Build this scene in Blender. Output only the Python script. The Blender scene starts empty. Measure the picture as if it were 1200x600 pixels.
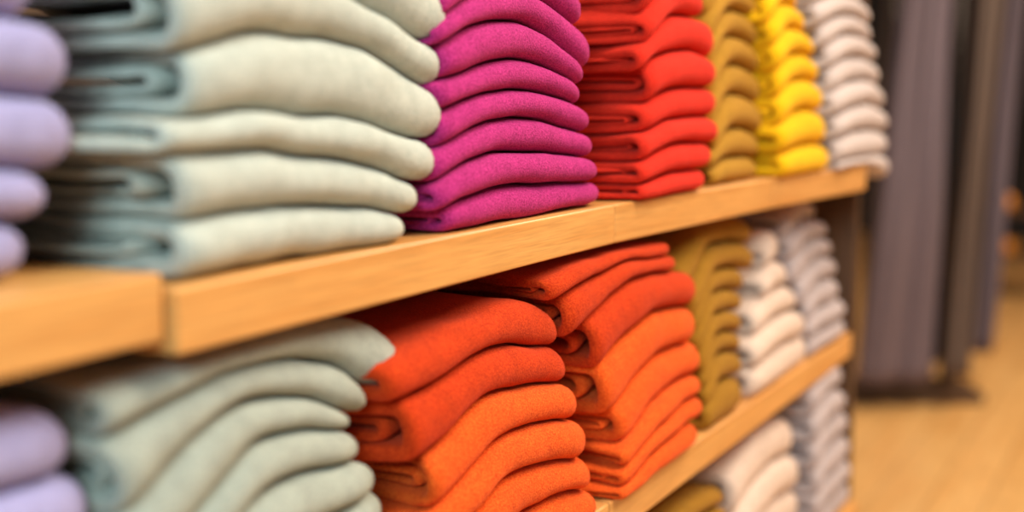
import bpy, bmesh, math, random
from mathutils import Vector, Matrix, noise
random.seed(11)
C = bpy.context.scene.collection
R = math.radians
TH = R(27.815)                       # the camera looks this far left of the shelf run (+Y)
CAM_Z = 1.0
TOP_U, TOP_L, TOP_B = CAM_Z-.1125, CAM_Z-.4125, CAM_Z-.7125   # tops of the three shelf levels
WALL_X = -.92

# ------------------------------------------------------------------ materials
def srgb(r, g, b):
    f = lambda c: (c/255/12.92) if c/255 <= .04045 else ((c/255+.055)/1.055)**2.4
    return (f(r), f(g), f(b), 1)
def new_mat(name):
    m = bpy.data.materials.new(name); m.use_nodes = True
    nt = m.node_tree; b = nt.nodes['Principled BSDF']
    return m, nt, b
def wool(name, col, col2=None, melange=.6, sheen=.32, mscale=600):
    m, nt, b = new_mat(name); N = nt.nodes.new; L = nt.links.new
    tc = N('ShaderNodeTexCoord')
    n1 = N('ShaderNodeTexNoise'); n1.inputs['Scale'].default_value = mscale; n1.inputs['Detail'].default_value = 3
    n2 = N('ShaderNodeTexNoise'); n2.inputs['Scale'].default_value = 60; n2.inputs['Detail'].default_value = 4
    L(tc.outputs['Object'], n1.inputs['Vector']); L(tc.outputs['Object'], n2.inputs['Vector'])
    col2 = col2 or tuple(c*.72 for c in col[:3])+(1,)
    r1 = N('ShaderNodeValToRGB'); r1.color_ramp.elements[0].position = .38; r1.color_ramp.elements[1].position = .62
    r1.color_ramp.elements[0].color = col2; r1.color_ramp.elements[1].color = col
    L(n1.outputs['Fac'], r1.inputs['Fac'])
    mx = N('ShaderNodeMix'); mx.data_type = 'RGBA'; mx.inputs['Factor'].default_value = melange
    mx.inputs['A'].default_value = col; L(r1.outputs['Color'], mx.inputs['B'])
    r2 = N('ShaderNodeValToRGB'); r2.color_ramp.elements[0].position = .3; r2.color_ramp.elements[1].position = .7
    r2.color_ramp.elements[0].color = (.86,.86,.86,1); r2.color_ramp.elements[1].color = (1.06,1.06,1.06,1)
    L(n2.outputs['Fac'], r2.inputs['Fac'])
    mm = N('ShaderNodeMix'); mm.data_type = 'RGBA'; mm.blend_type = 'MULTIPLY'; mm.inputs['Factor'].default_value = 1
    L(mx.outputs['Result'], mm.inputs['A']); L(r2.outputs['Color'], mm.inputs['B'])
    L(mm.outputs['Result'], b.inputs['Base Color'])
    b.inputs['Roughness'].default_value = .95; b.inputs['Specular IOR Level'].default_value = .12
    b.inputs['Sheen Weight'].default_value = sheen; b.inputs['Sheen Roughness'].default_value = .45
    b.inputs['Sheen Tint'].default_value = tuple(min(1, c*1.1+.08) for c in col[:3])+(1,)
    bp = N('ShaderNodeBump'); bp.inputs['Strength'].default_value = .7; bp.inputs['Distance'].default_value = .0014
    L(n1.outputs['Fac'], bp.inputs['Height']); L(bp.outputs['Normal'], b.inputs['Normal'])
    return m
def wood(name, c1, c2, scale=(9, 1.0, 40), rough=.38, axis_rot=0, planks=False, spec=.5, bands=.35):
    m, nt, b = new_mat(name); N = nt.nodes.new; L = nt.links.new
    tc = N('ShaderNodeTexCoord'); mp = N('ShaderNodeMapping')
    mp.inputs['Scale'].default_value = scale; mp.inputs['Rotation'].default_value = (0, 0, axis_rot)
    L(tc.outputs['Object'], mp.inputs['Vector'])
    n1 = N('ShaderNodeTexNoise'); n1.inputs['Scale'].default_value = 3.0; n1.inputs['Detail'].default_value = 6; n1.inputs['Distortion'].default_value = .6
    L(mp.outputs['Vector'], n1.inputs['Vector'])
    r1 = N('ShaderNodeValToRGB'); r1.color_ramp.elements[0].position = .3; r1.color_ramp.elements[1].position = .72
    r1.color_ramp.elements[0].color = c2; r1.color_ramp.elements[1].color = c1
    L(n1.outputs['Fac'], r1.inputs['Fac'])
    out = r1.outputs['Color']
    n3 = N('ShaderNodeTexNoise'); n3.inputs['Scale'].default_value = 14; n3.inputs['Detail'].default_value = 4
    L(mp.outputs['Vector'], n3.inputs['Vector'])
    r3 = N('ShaderNodeValToRGB'); r3.color_ramp.elements[0].position = .35; r3.color_ramp.elements[1].position = .6
    r3.color_ramp.elements[0].color = (1-bands*.5,)*3+(1,); r3.color_ramp.elements[1].color = (1, 1, 1, 1)
    L(n3.outputs['Fac'], r3.inputs['Fac'])
    mm = N('ShaderNodeMix'); mm.data_type = 'RGBA'; mm.blend_type = 'MULTIPLY'; mm.inputs['Factor'].default_value = 1
    L(out, mm.inputs['A']); L(r3.outputs['Color'], mm.inputs['B']); out = mm.outputs['Result']
    if planks:
        br = N('ShaderNodeTexBrick'); mp2 = N('ShaderNodeMapping'); mp2.inputs['Rotation'].default_value = (0, 0, R(90))
        L(tc.outputs['Object'], mp2.inputs['Vector']); L(mp2.outputs['Vector'], br.inputs['Vector'])
        br.inputs['Scale'].default_value = 1; br.inputs['Brick Width'].default_value = 1.4; br.inputs['Row Height'].default_value = .13
        br.inputs['Mortar Size'].default_value = .003
        br.inputs['Color1'].default_value = (1, 1, 1, 1); br.inputs['Color2'].default_value = (.92, .9, .87, 1); br.inputs['Mortar'].default_value = (.6, .54, .48, 1)
        m2 = N('ShaderNodeMix'); m2.data_type = 'RGBA'; m2.blend_type = 'MULTIPLY'; m2.inputs['Factor'].default_value = 1
        L(out, m2.inputs['A']); L(br.outputs['Color'], m2.inputs['B']); out = m2.outputs['Result']
    L(out, b.inputs['Base Color'])
    b.inputs['Roughness'].default_value = rough; b.inputs['Specular IOR Level'].default_value = spec
    bp = N('ShaderNodeBump'); bp.inputs['Strength'].default_value = .08; bp.inputs['Distance'].default_value = .001
    L(n3.outputs['Fac'], bp.inputs['Height']); L(bp.outputs['Normal'], b.inputs['Normal'])
    return m
def plain(name, col, rough=.6, metal=0, emit=0, var=.12, vscale=5):
    m, nt, b = new_mat(name); N = nt.nodes.new; L = nt.links.new
    tc = N('ShaderNodeTexCoord'); n = N('ShaderNodeTexNoise'); n.inputs['Scale'].default_value = vscale
    L(tc.outputs['Object'], n.inputs['Vector'])
    r = N('ShaderNodeValToRGB')
    r.color_ramp.elements[0].color = tuple(c*(1-var) for c in col[:3])+(1,); r.color_ramp.elements[1].color = tuple(min(1, c*(1+var)) for c in col[:3])+(1,)
    L(n.outputs['Fac'], r.inputs['Fac']); L(r.outputs['Color'], b.inputs['Base Color'])
    b.inputs['Roughness'].default_value = rough; b.inputs['Metallic'].default_value = metal
    if emit:
        b.inputs['Emission Color'].default_value = col; b.inputs['Emission Strength'].default_value = emit
    return m

M = {
 'lavender': wool('lavender_wool', srgb(170,165,206), srgb(148,140,186)),
 'mint':     wool('mint_wool', srgb(188,190,180), srgb(150,160,152), melange=.5, mscale=420),
 'sage':     wool('sage_wool', srgb(166,168,156), srgb(130,140,132), melange=.5, mscale=420),
 'magenta':  wool('magenta_wool', srgb(188,50,122), srgb(128,18,78), melange=.8),
 'red':      wool('red_wool', srgb(218,50,32), srgb(180,26,18)),
 'orange':   wool('orange_wool', srgb(234,100,34), srgb(196,52,10), melange=.8),
 'shaded_orange': wool('shaded_orange_wool', srgb(204,66,20), srgb(160,34,8), melange=.8),  # orange wool with the shade under the upper shelf put into its colour
 'olive':    wool('olive_wool', srgb(176,128,44), srgb(140,98,26)),
 'dark_olive': wool('dark_olive_wool', srgb(160,112,34), srgb(122,82,20)),
 'yellow':   wool('yellow_wool', srgb(236,184,24), srgb(212,148,8)),
 'white':    wool('white_wool', srgb(202,186,182), srgb(172,156,152)),
 'cream':    wool('cream_wool', srgb(220,196,180), srgb(196,168,152)),
 'grey':     wool('grey_wool', srgb(184,168,168), srgb(154,140,140)),
 'shelf_wood': wood('honey_shelf_wood', srgb(230,174,104), srgb(212,148,80)),
 'edge_wood': wood('honey_edge_wood', srgb(226,166,96), srgb(208,142,74), scale=(6, 1.4, 42), rough=.35),
 'floor_wood': wood('honey_floor_wood', srgb(230,182,118), srgb(216,160,94), scale=(7, .8, 7), rough=.3, planks=True),
 'dark_wood': wood('dark_walnut', srgb(92,60,34), srgb(66,42,24), scale=(9, 9, 1), rough=.5),
 'back': wood('brown_back_panel', srgb(86,58,36), srgb(64,42,26), scale=(9, 1, 20), rough=.6),
 'black': plain('black_wall', srgb(26,20,18), .8),
 'ceiling': plain('ceiling_paint', srgb(210,196,176), .9),
 'metal': plain('dark_metal', srgb(58,50,46), .4, .7),
 'slate': wool('slate_trouser_cloth', srgb(120,106,114), srgb(102,90,100), sheen=.15),
 'taupe': wool('taupe_trouser_cloth', srgb(112,96,88), srgb(96,80,72), sheen=.15),
 'charcoal': wool('gap_shade_cloth', srgb(38,30,28), srgb(28,22,20), sheen=.1),  # near-black, stands in for the shade in the gap between the trousers
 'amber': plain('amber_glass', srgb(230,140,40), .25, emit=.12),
 'lamp': plain('lamp_diffuser', srgb(255,240,215), .5),
}

# ------------------------------------------------------------------ helpers
def link(name, bm, mat, parent=None, smooth=True):
    me = bpy.data.meshes.new(name); bm.normal_update(); bm.to_mesh(me); bm.free()
    if smooth:
        for p in me.polygons: p.use_smooth = True
    me.materials.append(mat)
    o = bpy.data.objects.new(name, me); C.objects.link(o)
    if parent: o.parent = parent
    return o
def tag(o, label=None, cat=None, group=None, kind=None):
    if label: o['label'] = label
    if cat: o['category'] = cat
    if group: o['group'] = group
    if kind: o['kind'] = kind
    return o
def empty(name, loc, rz=0):
    o = bpy.data.objects.new(name, None); C.objects.link(o); o.empty_display_size = .05
    o.location = loc; o.rotation_euler = (0, 0, rz); return o
def bm_box(bm, lo, hi, bevel=0):
    r = bmesh.ops.create_cube(bm, size=1)
    c = [(a+b)/2 for a, b in zip(lo, hi)]; d = [b-a for a, b in zip(lo, hi)]
    for v in r['verts']: v.co = Vector((c[0]+v.co.x*d[0], c[1]+v.co.y*d[1], c[2]+v.co.z*d[2]))
    if bevel:
        es = list({e for v in r['verts'] for e in v.link_edges})
        bmesh.ops.bevel(bm, geom=es, offset=bevel, segments=3, affect='EDGES', profile=.5)
def prism(poly, z0, z1, bevel=0):
    bm = bmesh.new()
    b = [bm.verts.new((x, y, z0)) for x, y in poly]; t = [bm.verts.new((x, y, z1)) for x, y in poly]
    n = len(poly)
    bm.faces.new(b[::-1]); bm.faces.new(t)
    for i in range(n): bm.faces.new((b[i], b[(i+1) % n], t[(i+1) % n], t[i]))
    bmesh.ops.recalc_face_normals(bm, faces=bm.faces)
    if bevel: bmesh.ops.bevel(bm, geom=list(bm.edges), offset=bevel, segments=3, affect='EDGES', profile=.5)
    return bm
def tube(bm, p, q, r, seg=12):
    p, q = Vector(p), Vector(q); d = q-p
    ret = bmesh.ops.create_cone(bm, cap_ends=True, segments=seg, radius1=r, radius2=r, depth=d.length)
    m = Matrix.Translation((p+q)/2) @ d.to_track_quat('Z', 'Y').to_matrix().to_4x4()
    for v in ret['verts']: v.co = m @ v.co

# ------------------------------------------------------------------ folded sweaters
def curve(pts):
    """smooth curve w(u) through a few points, flattening out beyond its ends"""
    pts = sorted(pts); n = len(pts)
    us = [p[0] for p in pts]; ws = [p[1] for p in pts]
    if n == 1: return lambda u: ws[0]
    d = [(ws[i+1]-ws[i])/(us[i+1]-us[i]) for i in range(n-1)]
    m = [d[0]] + [(d[i-1]+d[i])/2 for i in range(1, n-1)] + [d[-1]]
    def f(u):
        if u <= us[0]: x = us[0]-u; return ws[0] - m[0]*.05*(1-math.exp(-x/.05))
        if u >= us[-1]: x = u-us[-1]; return ws[-1] + m[-1]*.03*(1-math.exp(-x/.03))
        i = max(j for j in range(n-1) if us[j] <= u)
        h = us[i+1]-us[i]; t = (u-us[i])/h
        return ((2*t**3-3*t*t+1)*ws[i] + (t**3-2*t*t+t)*h*m[i] + (-2*t**3+3*t*t)*ws[i+1] + (t**3-t*t)*h*m[i+1])
    return f
def wob(p, amp):
    a = noise.noise_vector(p*11.0)*amp + noise.noise_vector(p*29.0+Vector((7, 3, 1)))*amp*.4
    return a
def fold_layer(st, lo, hi, uL, uR, wn, front, back, tau, k, skew, lift, nu=30, seed=0, amp=.0028, top_short=0, bot_short=0, leg=0, waves=.004):
    """one layer of folded knit: a hairpin-shaped ribbon (bend at the front), lofted along u from the open left end to the closed round right end"""
    NB, NL = 9, 8
    bm = bmesh.new(); rings = []
    rng = random.Random(seed)
    ph = rng.uniform(0, 9)
    us = [uL + x for x in (0, .0012, .0035, .008)]
    ur0 = uR-.024
    for i in range(1, nu-8): us.append(uL+.008+(ur0-uL-.008)*i/(nu-8))
    us += [ur0 + .024*math.sin(q*math.pi/2/8) for q in range(0, 9)]
    for ui, u in enumerate(us):
        edge = (.35, .72, .93)[ui] if ui < 3 else 1
        b, t = lo(u), hi(u)
        if t-b < .009: mdl = (t+b)/2; b, t = mdl-.0045, mdl+.0045
        q = max(0, (u-ur0)/.024); sh = math.sqrt(max(0.0004, 1-q*q)) if q > 0 else 1
        mid = (b+t)/2; T = (t-b)
        mid = mid + (wn-mid)*q*q*.8; T2 = T*sh
        tau_u = min(tau, T*.42)*sh
        fr = front
        x = max(0, (u-(uR-.045))/.045); fr -= .03*(1-math.sqrt(max(0, 1-x*x)))
        x = max(0, ((uL+.012)-u)/.012); fr -= .004*x*x
        # centre line of the ribbon: top leg from the back, round the front, bottom leg to the back
        hh = max(.0015, T2/2-tau_u/2)
        rx = min(.75*T, .022)
        pts = []
        L = back
        for i in range(NL):
            v = fr-rx-(L-rx-top_short)*(1-i/(NL-.0)); pts.append((v, mid+hh, 0, 1, tau_u))
        for i in range(NB+1):
            a = math.pi/2-math.pi*i/NB
            ca, sa = math.cos(a), math.sin(a)
            sx = (abs(ca)**.85); sz = math.copysign(abs(sa)**.9, sa)
            pts.append((fr-rx+(rx-tau_u/2)*sx, mid+hh*sz, ca, sa, tau_u))
        for i in range(1, NL+1):
            v = fr-rx-(L-rx-bot_short)*(i/(NL-.0)); pts.append((v, mid-hh, 0, -1, tau_u))
        outer, inner = [], []
        for j, (v, w, nx, nz, tu) in enumerate(pts):
            l = math.hypot(nx, nz); nx, nz = nx/l, nz/l
            h2 = tu/2*edge
            depth = fr-v
            uu = u + (skew*depth + leg*nz*min(1, depth/.03) + waves*math.sin(depth*38+ph))*(1-min(1, (u-uL)/.08))
            z_l = lift*max(0, depth-.03)
            for lst, sgn in ((outer, 1), (inner, -1)):
                hh2 = h2 if sgn > 0 else min(h2, hh*.96 if abs(nz) > .5 else h2)
                vv, ww = v+nx*h2*sgn, w+nz*hh2*sgn
                p = Vector((uu, vv - k*ww, ww + z_l))
                wp = st['mat'] @ p
                p += wob(wp, amp) if ui < len(us)-1 else wob(wp, amp)
                lst.append(bm.verts.new(p))
        rings.append((outer, inner))
    n = len(rings[0][0])
    for i in range(len(rings)-1):
        (o0, i0), (o1, i1) = rings[i], rings[i+1]
        for j in range(n-1):
            bm.faces.new((o0[j], o0[j+1], o1[j+1], o1[j]))
            bm.faces.new((i0[j+1], i0[j], i1[j], i1[j+1]))
        bm.faces.new((i0[0], o0[0], o1[0], i1[0])); bm.faces.new((o0[-1], i0[-1], i1[-1], o1[-1]))
    for o, i in (rings[0], rings[-1]):
        for j in range(n-1):
            f = (o[j], i[j], i[j+1], o[j+1]) if o is rings[0][0] else (o[j+1], i[j+1], i[j], o[j])
            bm.faces.new(f)
    bmesh.ops.recalc_face_normals(bm, faces=bm.faces)
    return bm
def stack(sid, mats, top_z, s0, a0, ang, k, bounds, noses, lefts, labels, group, name='folded_sweater', depth=.27, parts=True, fronts=None, tau=.0085, amp=.0028, skew=.1, seed=1, leg=.005, ins=(.004, .014), inner=.75):
    """bounds: dividing curves from the top of the pile to the shelf; noses: right-hand ends; both in metres along / above the shelf"""
    rng = random.Random(seed*77+5)
    mat = Matrix.Translation((a0, s0, top_z)) @ Matrix.Rotation(R(90)-R(ang), 4, 'Z')
    # local u runs along the shelf (+Y), local v must point to the aisle (+X)
    e = Vector((math.sin(R(ang)), math.cos(R(ang)), 0)); nn = Vector((math.cos(R(ang)), -math.sin(R(ang)), 0))
    mat = Matrix(((e.x, nn.x, 0, a0), (e.y, nn.y, 0, s0), (0, 0, 1, top_z), (0, 0, 0, 1)))
    st = {'mat': mat}
    fs = [curve(b) for b in bounds]
    n = len(noses)
    # from the shelf up: no sweater thinner than 12 mm
    def fixed(i):
        return fs[i]
    for i in range(n):
        lo, hi = fixed(i+1), fixed(i)
        uR = noses[i][0]+.006; wn = noses[i][1]; uL = lefts[i]
        fr = (fronts[i] if fronts else 0) + .006 + rng.uniform(-.003, .003)
        uc = (uL+uR)/2
        base = mat @ Vector((uc, -.1, lo(uc)))
        m = mats[i % len(mats)] if isinstance(mats, list) else mats
        inv = Matrix.Translation((-base.x, -base.y, -base.z)) @ mat
        root = empty(name, base) if parts else None
        sk = skew*rng.uniform(-1, 1); lf = 0
        D = depth+rng.uniform(-.015, .01)
        tt = (tau if parts else .02)*rng.uniform(.85, 1.2)
        gap = .0006
        lo2 = lambda u, f=lo: f(u)+gap; hi2 = lambda u, f=hi: f(u)-gap
        bm = fold_layer(st, lo2, hi2, uL, uR, wn, fr, D, tt, k, sk, lf, seed=seed*31+i, amp=amp, nu=30 if parts else 22,
                        top_short=rng.uniform(0, .02), bot_short=rng.uniform(0, .03), leg=rng.uniform(-leg, leg))
        bm.transform(inv)
        if parts:
            link('outer_fold', bm, m, root)
            ins_ = rng.uniform(*ins); du = rng.uniform(-.006, .006)
            li = lambda u, f=lo: f(u)+tt+.0016; hi_ = lambda u, f=hi: f(u)-tt-.0016
            bm = fold_layer(st, li, hi_, uL+du+.002, uR-.03, wn, fr-tt-.002-ins_, D-.03, tt*inner, k, sk*.7, lf, seed=seed*31+i+500, amp=amp, nu=18,
                            top_short=0, bot_short=rng.uniform(0, .05), leg=rng.uniform(-leg, leg))
            bm.transform(inv); link('inner_fold', bm, m, root)
            tag(root, labels[i], 'sweater', group)
        else:
            o = link(name, bm, m); o.location = base
            tag(o, labels[i], 'sweater', group)
ORD = ['topmost', 'second', 'third', 'fourth', 'fifth', 'sixth', 'seventh', 'eighth', 'ninth', 'tenth', 'eleventh']
def from_bottom(n, what, where):
    r = []
    for i in range(n):
        q = n-1-i
        r.append(f'bottom {what} {where}' if q == 0 else f'{ORD[q]} {what} from the bottom {where}')
    return r
def from_top(n, what, where):
    return [f'topmost {what} {where}' if i == 0 else f'{ORD[i]} {what} from the top {where}' for i in range(n)]
def shift(b, dw): return [[(u, w+dw) for u, w in c] for c in b]
def sn(n, dw): return [(u, w+dw) for u, w in n]
def auto_bounds(noses, lefts, top, arch=.02, left=-.012, floor=0):
    """dividing curves of a pile that bows up in the middle, more so towards its top"""
    ws = [top] + [(noses[i][1]+noses[i+1][1])/2 for i in range(len(noses)-1)] + [floor]
    out = []
    for i, w in enumerate(ws):
        j = min(i, len(noses)-1)
        ur = noses[j][0]-.006; ul = lefts[j]; g = min(1, max(0, w/.1))
        out.append([(ul, w+left*g), (ul+(ur-ul)*.3, w+arch*.7*g), (ul+(ur-ul)*.6, w+arch*g), (ul+(ur-ul)*.85, w+arch*.55*g), (ur, w)])
    return out

# upper shelf -------------------------------------------------------
NZ = [(.521,.179),(.541,.122),(.543,.08),(.523,.047),(.506,.019)]
stack('lavender upper', M['lavender'], TOP_U+.009, 0, -.565, 0, 0,
      [[(.25,.2),(.4,.205),(.51,.2)], [(.25,.143),(.4,.15),(.47,.147),(.53,.142)], [(.25,.096),(.4,.106),(.47,.105),(.535,.101)],
       [(.25,.058),(.4,.065),(.47,.064),(.53,.061)], [(.25,.03),(.4,.036),(.47,.035),(.515,.033)], [(.25,.001),(.52,.001)]],
      NZ, [.25]*5, from_bottom(5, 'lavender sweater', 'of the upper-shelf pile at the left edge'), 'lavender sweaters piled on the upper shelf', seed=1)
stack('mint upper', M['mint'], TOP_U, 0, -.525, 0, .05,
      [[(.6,.232),(.7,.24),(.8,.23),(.88,.205)], [(.6,.188),(.68,.194),(.74,.19),(.778,.18),(.814,.173),(.852,.161),(.879,.157)],
       [(.605,.141),(.636,.146),(.668,.15),(.714,.15),(.763,.148),(.811,.14),(.849,.127),(.876,.12)],
       [(.603,.101),(.64,.101),(.693,.099),(.746,.096),(.793,.089),(.837,.08),(.875,.077)],
       [(.588,.079),(.62,.078),(.661,.078),(.701,.073),(.743,.067),(.79,.058),(.841,.047),(.862,.045)],
       [(.578,.036),(.607,.037),(.648,.038),(.692,.038),(.74,.035),(.787,.029),(.838,.022)], [(.57,.001),(.84,.001)]],
      [(.907,.177),(.895,.133),(.894,.099),(.879,.061),(.857,.034),(.837,.012)], [.6,.588,.598,.572,.575,.57],
      from_bottom(6, 'pale mint sweater', 'of the thick pile on the upper shelf'), 'mint sweaters piled on the upper shelf', tau=.0105, amp=.0045, skew=.3, seed=2, leg=.014, ins=(.008, .03), inner=.62)
stack('magenta upper', M['magenta'], TOP_U, 0, -.524, 0, .05,
      [[(.88,.2),(.95,.228),(1.03,.24),(1.1,.228),(1.165,.205)], [(.88,.172),(.95,.195),(1.03,.203),(1.081,.199),(1.123,.186),(1.159,.175)],
       [(.875,.15),(.916,.163),(.957,.172),(.993,.176),(1.039,.177),(1.079,.169),(1.12,.154),(1.156,.14)],
       [(.884,.124),(.926,.129),(.983,.14),(1.036,.144),(1.084,.139),(1.127,.128),(1.154,.121)],
       [(.884,.1),(.938,.109),(.988,.115),(1.041,.117),(1.09,.114),(1.134,.106),(1.159,.101)],
       [(.879,.069),(.922,.08),(.97,.088),(1.023,.092),(1.071,.09),(1.122,.081),(1.164,.074)],
       [(.87,.042),(.906,.052),(.954,.059),(1.005,.061),(1.06,.059),(1.129,.053),(1.176,.048)],
       [(.868,.019),(.903,.026),(.951,.03),(1.002,.032),(1.057,.031),(1.127,.027),(1.179,.024)], [(.88,.001),(1.2,.001)]],
      [(1.165,.187),(1.18,.148),(1.162,.13),(1.159,.109),(1.179,.083),(1.186,.057),(1.186,.034),(1.199,.012)],
      [.878,.876,.882,.88,.876,.87,.868,.88],
      from_bottom(8, 'magenta sweater', 'of the neat pile on the upper shelf'), 'magenta sweaters piled on the upper shelf', seed=3)
stack('red upper', M['red'], TOP_U, 1.206, -.507, 2, .05,
      [[(.06,.235),(.12,.262),(.18,.272),(.235,.262)], [(.06,.19),(.118,.225),(.18,.237),(.234,.232)],
       [(.06,.162),(.118,.191),(.18,.201),(.234,.2)], [(.048,.131),(.086,.148),(.135,.157),(.198,.162),(.26,.154)],
       [(.06,.099),(.112,.114),(.174,.12),(.263,.12)], [(.055,.069),(.12,.081),(.193,.086),(.272,.085)],
       [(.049,.04),(.107,.053),(.19,.058),(.27,.053)], [(.038,.016),(.095,.022),(.166,.026),(.244,.024)], [(.04,.001),(.24,.001)]],
      [(.24,.25),(.241,.216),(.276,.171),(.273,.133),(.282,.097),(.279,.065),(.26,.036),(.241,.013)],
      [.066,.062,.052,.07,.06,.05,.044,.042],
      from_bottom(8, 'bright red sweater', 'of the pile on the upper shelf'), 'red sweaters piled on the upper shelf', seed=4)
N5 = [(.47,.247),(.478,.217),(.482,.185),(.48,.15),(.49,.113),(.488,.076),(.479,.043),(.464,.012)]
stack('olive upper', M['olive'], TOP_U, 1.206, -.527, 2.5, .05, auto_bounds(N5, [.293]*8, .262, .018, -.03), N5, [.293]*8,
      from_bottom(8, 'olive brown sweater', 'of the pile on the upper shelf'), 'olive sweaters piled on the upper shelf', parts=False, seed=5)
N6 = [(.57,.262),(.58,.234),(.6,.203),(.63,.171),(.66,.138),(.672,.1),(.684,.058),(.697,.015)]
L6 = [.44,.445,.455,.468,.475,.478,.484,.488]
stack('yellow upper', M['yellow'], TOP_U, 1.206, -.507, 3, .05, auto_bounds(N6, L6, .28, .014, -.012), N6, L6,
      from_bottom(8, 'yellow sweater', 'of the pile on the upper shelf'), 'yellow sweaters piled on the upper shelf', seed=6, tau=.0135, ins=(.001, .004))
N7 = [(.84,.285),(.862,.259),(.9,.23),(.912,.203),(.937,.174),(.964,.138),(.982,.1),(1.0,.067),(1.002,.03),(1.008,-.008)]
L7 = [.61,.615,.625,.65,.68,.69,.697,.704,.71,.715]
B7 = auto_bounds(N7, L7, .3, .016, -.006)
B7[-1] = [(.69,.001),(.8,.001),(.865,.001),(.93,-.012),(1.0,-.03)]
stack('white upper', M['white'], TOP_U, 1.206, -.507, 3.5, .05, B7, N7, L7,
      from_bottom(10, 'pale grey white sweater', 'of the pile ending the upper shelf'), 'white sweaters piled on the upper shelf', parts=False, seed=7)

# lower shelf -------------------------------------------------------
NL = [(.514,.212),(.524,.177),(.52,.14),(.515,.105),(.515,.07),(.51,.035),(.51,.012)]
stack('lavender lower', M['lavender'], TOP_L, 0, -.53, 0, .1, auto_bounds(NL, [.23]*7, .236, .006, -.01), NL, [.23]*7,
      from_top(7, 'lavender sweater', 'of the lower-shelf pile at the left edge'), 'lavender sweaters piled on the lower shelf', seed=8)
stack('sage lower', M['sage'], TOP_L, 0, -.492, 0, .22,
      shift([[(.53,.236),(.6,.239),(.7,.241),(.765,.239),(.8,.230),(.822,.218)],
       [(.525,.203),(.56,.213),(.604,.222),(.643,.226),(.681,.223),(.716,.216),(.752,.205),(.776,.189),(.803,.178)],
       [(.53,.16),(.564,.178),(.603,.195),(.64,.203),(.677,.198),(.711,.189),(.742,.175),(.767,.166)],
       [(.53,.12),(.579,.142),(.613,.158),(.641,.17),(.673,.172),(.704,.168),(.733,.161),(.754,.155)],
       [(.53,.092),(.58,.116),(.631,.136),(.663,.141),(.695,.141),(.725,.137),(.751,.133)],
       [(.53,.068),(.6,.092),(.66,.106),(.724,.107),(.747,.107),(.766,.108)],
       [(.53,.062),(.62,.076),(.7,.082),(.775,.08)], [(.53,.038),(.65,.05),(.775,.05)], [(.53,.015),(.65,.021),(.78,.02)], [(.53,-.009),(.78,-.009)]], .01),
      sn([(.84,.197),(.784,.173),(.761,.161),(.763,.142),(.772,.117),(.782,.094),(.785,.066),(.79,.034),(.79,.005)], .01), [.527]*9,
      from_top(9, 'sage grey sweater', 'of the sagging pile on the lower shelf'), 'sage sweaters piled on the lower shelf', tau=.009, amp=.003, seed=9)
stack('orange near', [M['shaded_orange'], M['shaded_orange'], M['orange'], M['orange'], M['orange'], M['orange']], TOP_L, 0, -.492, 0, .15,
      shift([[(.79,.2),(.829,.205),(.927,.214),(1.001,.219),(1.031,.216),(1.077,.2)],
       [(.79,.168),(.84,.171),(.891,.177),(.947,.182),(.991,.181),(1.036,.173),(1.085,.164)],
       [(.8,.117),(.839,.123),(.886,.134),(.936,.142),(.98,.143),(1.026,.139),(1.083,.129)],
       [(.8,.072),(.833,.078),(.874,.088),(.917,.1),(.97,.106),(1.024,.103),(1.081,.092)],
       [(.8,.036),(.85,.048),(.893,.06),(.93,.07),(.975,.071),(1.021,.065),(1.087,.054)],
       [(.8,.014),(.9,.028),(.987,.033),(1.036,.031),(1.078,.025),(1.112,.018)], [(.8,-.009),(1.12,-.009)]], .01),
      sn([(1.093,.178),(1.096,.144),(1.107,.106),(1.116,.064),(1.123,.033),(1.13,.003)], .01), [.79,.805,.826,.82,.82,.82],
      from_top(6, 'orange sweater', 'of the orange pile beside the sage pile'), 'orange sweaters in the nearer pile', tau=.012, amp=.004, skew=.25, seed=10, leg=.009)
stack('orange far', [M['shaded_orange'], M['shaded_orange'], M['shaded_orange'], M['orange'], M['orange'], M['orange'], M['orange'], M['orange']], TOP_L, 0, -.491, 0, .12,
      shift([[(1.06,.232),(1.12,.238),(1.24,.239),(1.337,.238),(1.38,.233)], [(1.058,.208),(1.124,.219),(1.209,.226),(1.275,.227),(1.375,.218)],
       [(1.084,.17),(1.137,.183),(1.216,.203),(1.298,.208),(1.401,.196)], [(1.1,.122),(1.162,.137),(1.215,.15),(1.286,.162),(1.359,.161),(1.43,.154)],
       [(1.15,.076),(1.205,.087),(1.256,.102),(1.331,.115),(1.427,.112)], [(1.18,.04),(1.235,.052),(1.303,.068),(1.381,.074),(1.446,.073)],
       [(1.17,.02),(1.216,.03),(1.281,.04),(1.359,.048),(1.433,.046)], [(1.16,.002),(1.196,.007),(1.261,.018),(1.352,.022),(1.434,.017)], [(1.16,-.009),(1.43,-.009)]], .01),
      sn([(1.379,.228),(1.395,.207),(1.447,.173),(1.445,.129),(1.453,.088),(1.436,.058),(1.437,.029),(1.412,.003)], .01),
      [1.06,1.085,1.135,1.16,1.19,1.185,1.175,1.165],
      from_top(8, 'orange sweater', 'of the orange pile beside the olive pile'), 'orange sweaters in the farther pile', tau=.0122, amp=.004, skew=.25, seed=11, leg=.009)
N5 = [(1.74,.223),(1.717,.19),(1.676,.161),(1.654,.137),(1.645,.11),(1.638,.087),(1.63,.06),(1.619,.026)]
L5 = [1.43,1.45]+[1.466]*6
stack('olive lower', M['dark_olive'], TOP_L, 0, -.505, 0, .12, auto_bounds(N5, L5, .238, .012, -.03), N5, L5,
      from_top(8, 'dark olive sweater', 'of the pile on the lower shelf'), 'olive sweaters piled on the lower shelf', parts=False, seed=12)
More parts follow.
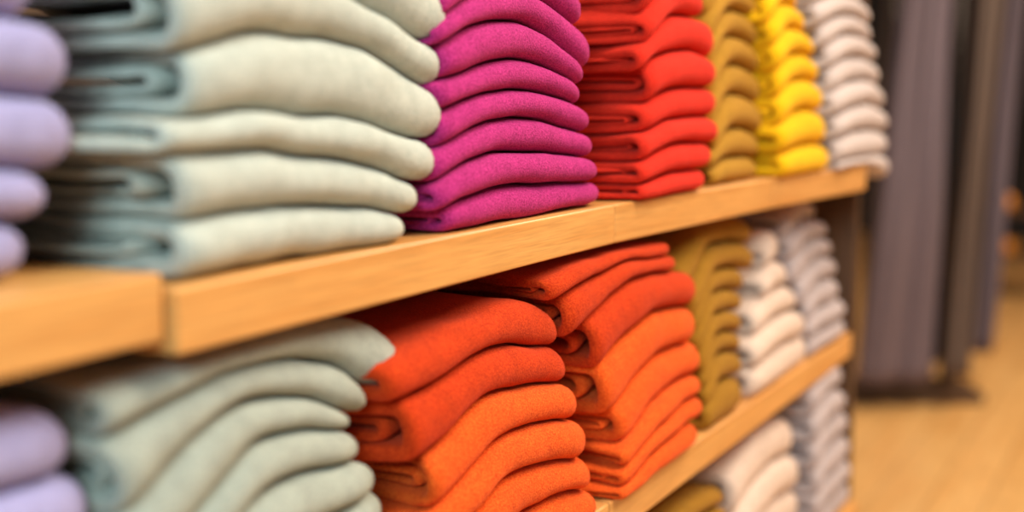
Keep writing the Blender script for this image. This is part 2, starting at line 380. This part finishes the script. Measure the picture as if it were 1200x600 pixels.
N6 = [(1.83,.18),(1.86,.14),(1.9,.1),(1.93,.062),(1.945,.025)]
L6 = [1.76,1.735,1.69,1.67,1.66]
stack('cream lower', M['cream'], TOP_L, 0, -.505, 0, .08, auto_bounds(N6, L6, .205, .012, -.006), N6, L6,
      from_top(5, 'cream sweater', 'of the short pile on the lower shelf'), 'cream sweaters piled on the lower shelf', parts=False, seed=13)
N7 = [(2.04,.222),(2.09,.19),(2.13,.155),(2.15,.118),(2.165,.08),(2.19,.047),(2.195,.016)]
L7 = [1.86,1.87,1.885,1.92,1.945,1.955,1.96]
stack('grey lower', M['grey'], TOP_L, 0, -.505, 0, .08, auto_bounds(N7, L7, .24, .012, -.006), N7, L7,
      from_top(7, 'grey sweater', 'of the pile ending the lower shelf'), 'grey sweaters piled on the lower shelf', parts=False, seed=14)

# bottom shelf ------------------------------------------------------
N5 = [(1.58,.19),(1.585,.155),(1.59,.12),(1.59,.085),(1.59,.05),(1.59,.018)]
stack('olive bottom', M['dark_olive'], TOP_B, 0, -.505, 0, .05, auto_bounds(N5, [1.3]*6, .2, .016, -.01), N5, [1.3]*6,
      from_top(6, 'dark olive sweater', 'of the pile on the bottom shelf'), 'olive sweaters piled on the bottom shelf', parts=False, seed=15)
N6 = [(1.91,.185),(1.92,.125),(1.93,.075),(1.93,.025)]
stack('cream bottom', M['cream'], TOP_B, 0, -.505, 0, .05, auto_bounds(N6, [1.61]*4, .215, .016, -.01), N6, [1.61]*4,
      from_top(4, 'chunky cream sweater', 'of the pile on the bottom shelf'), 'cream sweaters piled on the bottom shelf', parts=False, seed=16)
N7 = [(2.17,.23),(2.18,.19),(2.2,.145),(2.205,.1),(2.21,.06),(2.21,.02)]
stack('grey bottom', M['grey'], TOP_B, 0, -.49, 0, .05, auto_bounds(N7, [1.965]*6, .255, .012, -.006), N7, [1.965]*6,
      from_top(6, 'grey sweater', 'of the pile ending the bottom shelf'), 'grey sweaters piled on the bottom shelf', parts=False, seed=17)

# ------------------------------------------------------------------ shelf boards (each reaches back to the wall)
def board(poly_front, z_top, label, group):
    """poly_front: (near s, near a, far s, far a) of the front edge"""
    s1, x1, s2, x2 = poly_front
    base = Vector(((x1+WALL_X)/2, (s1+s2)/2, z_top-.04))
    root = empty('shelf_board', base); tag(root, label, 'shelf', group)
    lip = .022
    d = Vector((x2-x1, s2-s1)).normalized(); nx, ny = d.y, -d.x
    f1 = (x1, s1); f2 = (x2, s2); b1 = (x1-nx*lip, s1-ny*lip); b2 = (x2-nx*lip, s2-ny*lip)
    bm = prism([f1, f2, b2, b1], z_top-.04, z_top, .0022)
    bm.transform(Matrix.Translation(-base)); link('front_edging', bm, M['edge_wood'], root, False)
    g = .0004
    bm = prism([(b1[0]-g, b1[1]), (b2[0]-g, b2[1]), (WALL_X, s2), (WALL_X, s1)], z_top-.04, z_top-.0006)
    bm.transform(Matrix.Translation(-base)); link('board', bm, M['shelf_wood'], root, False)
board((-.1, -.5235, .557, -.5235), TOP_U+.009, 'nearest upper shelf board set slightly back, under the lavender sweaters', 'upper shelf boards')
board((.560, -.5166, 1.2054, -.5166), TOP_U, 'upper shelf board in sharp focus under the mint and magenta piles', 'upper shelf boards')
board((1.206, -.5166, 1.679, -.491), TOP_U, 'upper shelf board under the red and olive piles', 'upper shelf boards')
board((1.682, -.4908, 2.07, -.453), TOP_U, 'farthest upper shelf board under the yellow and white piles', 'upper shelf boards')
board((-.1, -.5, 1.16, -.5), TOP_L, 'lower shelf board under the sage and nearer orange piles', 'lower shelf boards')
board((1.163, -.5, 2.215, -.5), TOP_L, 'lower shelf board under the farther orange, olive, cream and grey piles', 'lower shelf boards')
board((.9, -.49, 2.215, -.48), TOP_B, 'bottom shelf board near the floor under chunky cream sweaters', 'bottom shelf boards')
# end panel of the shelving
bm = bmesh.new(); bm_box(bm, (WALL_X, 2.222, 0), (-.5, 2.25, 1.75), .002)
o = link('end_panel', bm, M['dark_wood'], None, False)
tag(o, 'dark brown upright panel closing the far end of the shelving', 'panel')
bm = bmesh.new(); bm_box(bm, (WALL_X, .9, 0), (-.56, 2.22, TOP_B-.0405), .002)
o = link('shelf_plinth', bm, M['dark_wood'], None, False)
tag(o, 'dark plinth under the bottom shelf board, standing on the floor', 'plinth')

# ------------------------------------------------------------------ room
def struct(name, lo, hi, m):
    bm = bmesh.new(); bm_box(bm, lo, hi); o = link(name, bm, m, None, False); o['kind'] = 'structure'; return o
struct('floor', (-3.5, -2.5, -.05), (4.5, 9.5, 0), M['floor_wood'])
struct('wall_left', (WALL_X-.06, -2.5, 0), (WALL_X, 2.9, 2.9), M['back'])
struct('wall_back', (-3.5, 9.4, 0), (4.5, 9.5, 2.9), M['black'])
struct('ceiling', (-3.5, -2.5, 2.9), (4.5, 9.5, 2.95), M['ceiling'])

# ------------------------------------------------------------------ hanging trousers on a rail behind the shelving
def at(px, Z):      # a plan point straight ahead at distance Z, sideways as seen across the shop
    X = (px-600)/1500*Z*.985
    return (X*math.cos(TH)-Z*math.sin(TH), X*math.sin(TH)+Z*math.cos(TH))
RAIL_Z = 1.52
def trousers(loc, width, depth, hem, m, label, seed, rz=TH, lean=0, flare=.1):
    rng = random.Random(seed)
    root = empty('hanging_trousers', (loc[0], loc[1], hem), rz); tag(root, label, 'trousers', 'trousers hanging on the rail')
    top = RAIL_Z-.1-hem
    for sgn in (-1, 1):
        bm = bmesh.new(); rings = []
        n, nz = 40, 26
        ph = rng.uniform(0, 6)
        for j in range(nz+1):
            t = j/nz; z = t*(top-.05)
            fl = 1-flare*t; wd = width*.25*fl; dp = depth*(.42+.1*t)
            ring = []
            for i in range(n):
                a = 2*math.pi*i/n
                c, s = math.cos(a), math.sin(a)
                fold = 1 + .16*math.sin(a*5+ph+1.2*math.sin(t*3+ph)) * (.6+.4*t)
                x = sgn*width*.235*fl + lean*t + math.copysign(abs(c)**.8, c)*wd*fold
                y = s*dp*fold + .01*math.sin(t*7+ph) + .012*sgn
                ring.append(bm.verts.new((x, y, z)))
            rings.append(ring)
        for a, b in zip(rings, rings[1:]):
            for i in range(n): bm.faces.new((a[i], a[(i+1) % n], b[(i+1) % n], b[i]))
        bm.faces.new(rings[0][::-1]); bm.faces.new(rings[-1])
        link('trouser_leg', bm, m, root)
    bm = bmesh.new(); bm_box(bm, (lean-width*.47*(1-flare), -depth*.5, top-.075), (lean+width*.47*(1-flare), depth*.5, top), .012)
    link('waistband', bm, m, root)
    h = empty('trouser_hanger', (loc[0], loc[1], hem+top), rz)
    ox = lean
    bm = bmesh.new(); tube(bm, (ox-width*.42, 0, .012), (ox+width*.42, 0, .012), .007); link('bar', bm, M['metal'], h)
    bm = bmesh.new()
    prev = (ox, 0, .012)
    for q in [(ox, 0, .06)] + [(ox+.0, .018*math.sin(a)-0.0, .08+.022-.022*math.cos(a)) for a in (0, .8, 1.6, 2.4, 3.14, 3.9)]:
        tube(bm, prev, q, .0025, 8); prev = q
    link('hook', bm, M['metal'], h)
    return h
hangs = [
 (1046, 4.3, .16, .09, .10, 'taupe', 'taupe trousers half hidden behind the end of the shelving', .05),
 (1064, 4.02, .25, .11, .085, 'slate', 'wide slate grey trousers hanging nearest the end of the shelving', .06),
 (1112, 4.3, .09, .10, .10, 'charcoal', 'added narrow charcoal trousers in the gap they darken between slate and taupe pairs', .05),  # extra pair added so the gap reads as dark shade
 (1138, 4.02, .082, .09, .11, 'taupe', 'taupe brown trousers hanging in front of the charcoal pair', .055),
 (1168, 4.3, .075, .10, .13, 'slate', 'slate trousers at the right-hand end of the rail', .06),
]
for i, (px, Z, w, d, hem, mm, lab, lean) in enumerate(hangs):
    h = trousers(at(px, Z), w, d, hem, M[mm], lab, 40+i, lean=lean, flare=.38 if i == 1 else .1)
    tag(h, 'dark metal hanger holding the ' + lab.split(' hanging')[0].split(' half')[0].split(' in the')[0].split(' at the')[0] + (' at the end of the rail' if i == 4 else ''), 'hanger', 'trouser hangers')
p1, p2 = at(1085, 4.16), at(1085, 4.16)
rk = empty('clothes_rail', ((p1[0]+p2[0])/2, (p1[1]+p2[1])/2, 0), TH)
tag(rk, 'dark floor-standing clothes rail carrying the hanging trousers', 'clothes rail')
W2 = .21
for sy in (-.138, .138):
    bm = bmesh.new(); tube(bm, (-W2-.06, sy, RAIL_Z), (W2+.16, sy, RAIL_Z), .011); link('rail', bm, M['metal'], rk)
for sg in (-1, 1):
    bm = bmesh.new(); tube(bm, (sg*W2*.5, 0, .03), (sg*W2*.5, 0, RAIL_Z), .012); link('post', bm, M['metal'], rk)
    bm = bmesh.new(); tube(bm, (sg*W2*.5, -.138, RAIL_Z), (sg*W2*.5, .138, RAIL_Z), .009); link('cross_bar', bm, M['metal'], rk)
bm = bmesh.new(); bm_box(bm, (-W2-.02, -.1, 0), (W2+.0, .16, .035), .006); link('base', bm, M['dark_wood'], rk, False)

# ------------------------------------------------------------------ far right: dark low rack with two amber jars
rc = at(1199, 6.3)
rack = empty('display_rack', (rc[0], rc[1], 0), TH); tag(rack, 'dark low display rack far back at the right edge', 'rack')
for sx in (-.12, .22):
    for sy in (-.12, .12):
        bm = bmesh.new(); bm_box(bm, (sx-.014, sy-.014, 0), (sx+.014, sy+.014, .62), .002); link('leg', bm, M['dark_wood'], rack, False)
for z in (.2, .42):
    bm = bmesh.new(); bm_box(bm, (-.14, -.14, z), (.24, .14, z+.018), .002); link('rack_shelf', bm, M['dark_wood'], rack, False)
def jar(x, y, z, label):
    prof = [(0, 0), (.026, 0), (.03, .008), (.032, .036), (.027, .056), (.02, .062), (.02, .068), (0, .068)]
    bm = bmesh.new(); rings = []
    for r, h in prof: rings.append([bm.verts.new((r*math.cos(a*math.pi/10), r*math.sin(a*math.pi/10), h)) for a in range(20)] if r else [bm.verts.new((0, 0, h))])
    for a, b in zip(rings, rings[1:]):
        for i in range(20):
            if len(a) == 1: bm.faces.new((a[0], b[(i+1) % 20], b[i]))
            elif len(b) == 1: bm.faces.new((a[i], a[(i+1) % 20], b[0]))
            else: bm.faces.new((a[i], a[(i+1) % 20], b[(i+1) % 20], b[i]))
    bmesh.ops.recalc_face_normals(bm, faces=bm.faces)
    o = link('amber_jar', bm, M['amber']); o.location = Matrix.Translation(rack.location) @ Matrix.Rotation(TH, 4, 'Z') @ Vector((x, y, z))
    tag(o, label, 'jar', 'amber jars on the rack')
jar(-.03, 0, .439, 'amber glass jar on the upper level of the dark rack')
jar(-.02, 0, .219, 'amber glass jar on the lower level of the dark rack')

# ------------------------------------------------------------------ light
def area(name, loc, target, size, power, col, size_y=None):
    l = bpy.data.lights.new(name, 'AREA'); l.energy = power; l.color = col; l.size = size
    if size_y: l.shape = 'RECTANGLE'; l.size_y = size_y
    o = bpy.data.objects.new(name, l); C.objects.link(o); o.location = loc
    o.rotation_euler = (Vector(target)-Vector(loc)).to_track_quat('-Z', 'Y').to_euler()
    return o
area('ceiling_key_light', (.66, 1.25, 2.6), (-.6, 1.0, .8), .8, 81, (1, .88, .72), 1.5)
area('cool_fill_light', (.3, -1.3, 1.95), (-.6, .65, .9), .8, 46, (.60, .90, 1))  # added fill, not a window; cools the left ends of the piles
area('floor_light', (.3, 3.6, 2.8), (.2, 3.4, 0), 1.0, 75, (1, .87, .68))
area('far_floor_light', (.9, 5.6, 2.8), (.7, 5.6, 0), .6, 60, (1, .82, .62))
w = bpy.data.worlds.new('world'); bpy.context.scene.world = w; w.use_nodes = True
bg = w.node_tree.nodes['Background']; bg.inputs['Color'].default_value = (1, .92, .84, 1); bg.inputs['Strength'].default_value = .28

# ------------------------------------------------------------------ camera
cd = bpy.data.cameras.new('camera'); cam = bpy.data.objects.new('camera', cd); C.objects.link(cam)
cam.location = (0, 0, CAM_Z); cam.rotation_euler = (R(90)-math.atan(190/1500), 0, TH)
cd.sensor_width = 36; cd.lens = 45; cd.clip_start = .01
cd.dof.use_dof = True; cd.dof.focus_distance = 1.16; cd.dof.aperture_fstop = 1.8
bpy.context.scene.camera = cam
sc = bpy.context.scene
sc.view_settings.view_transform = 'Standard'
sc.view_settings.look = 'None'
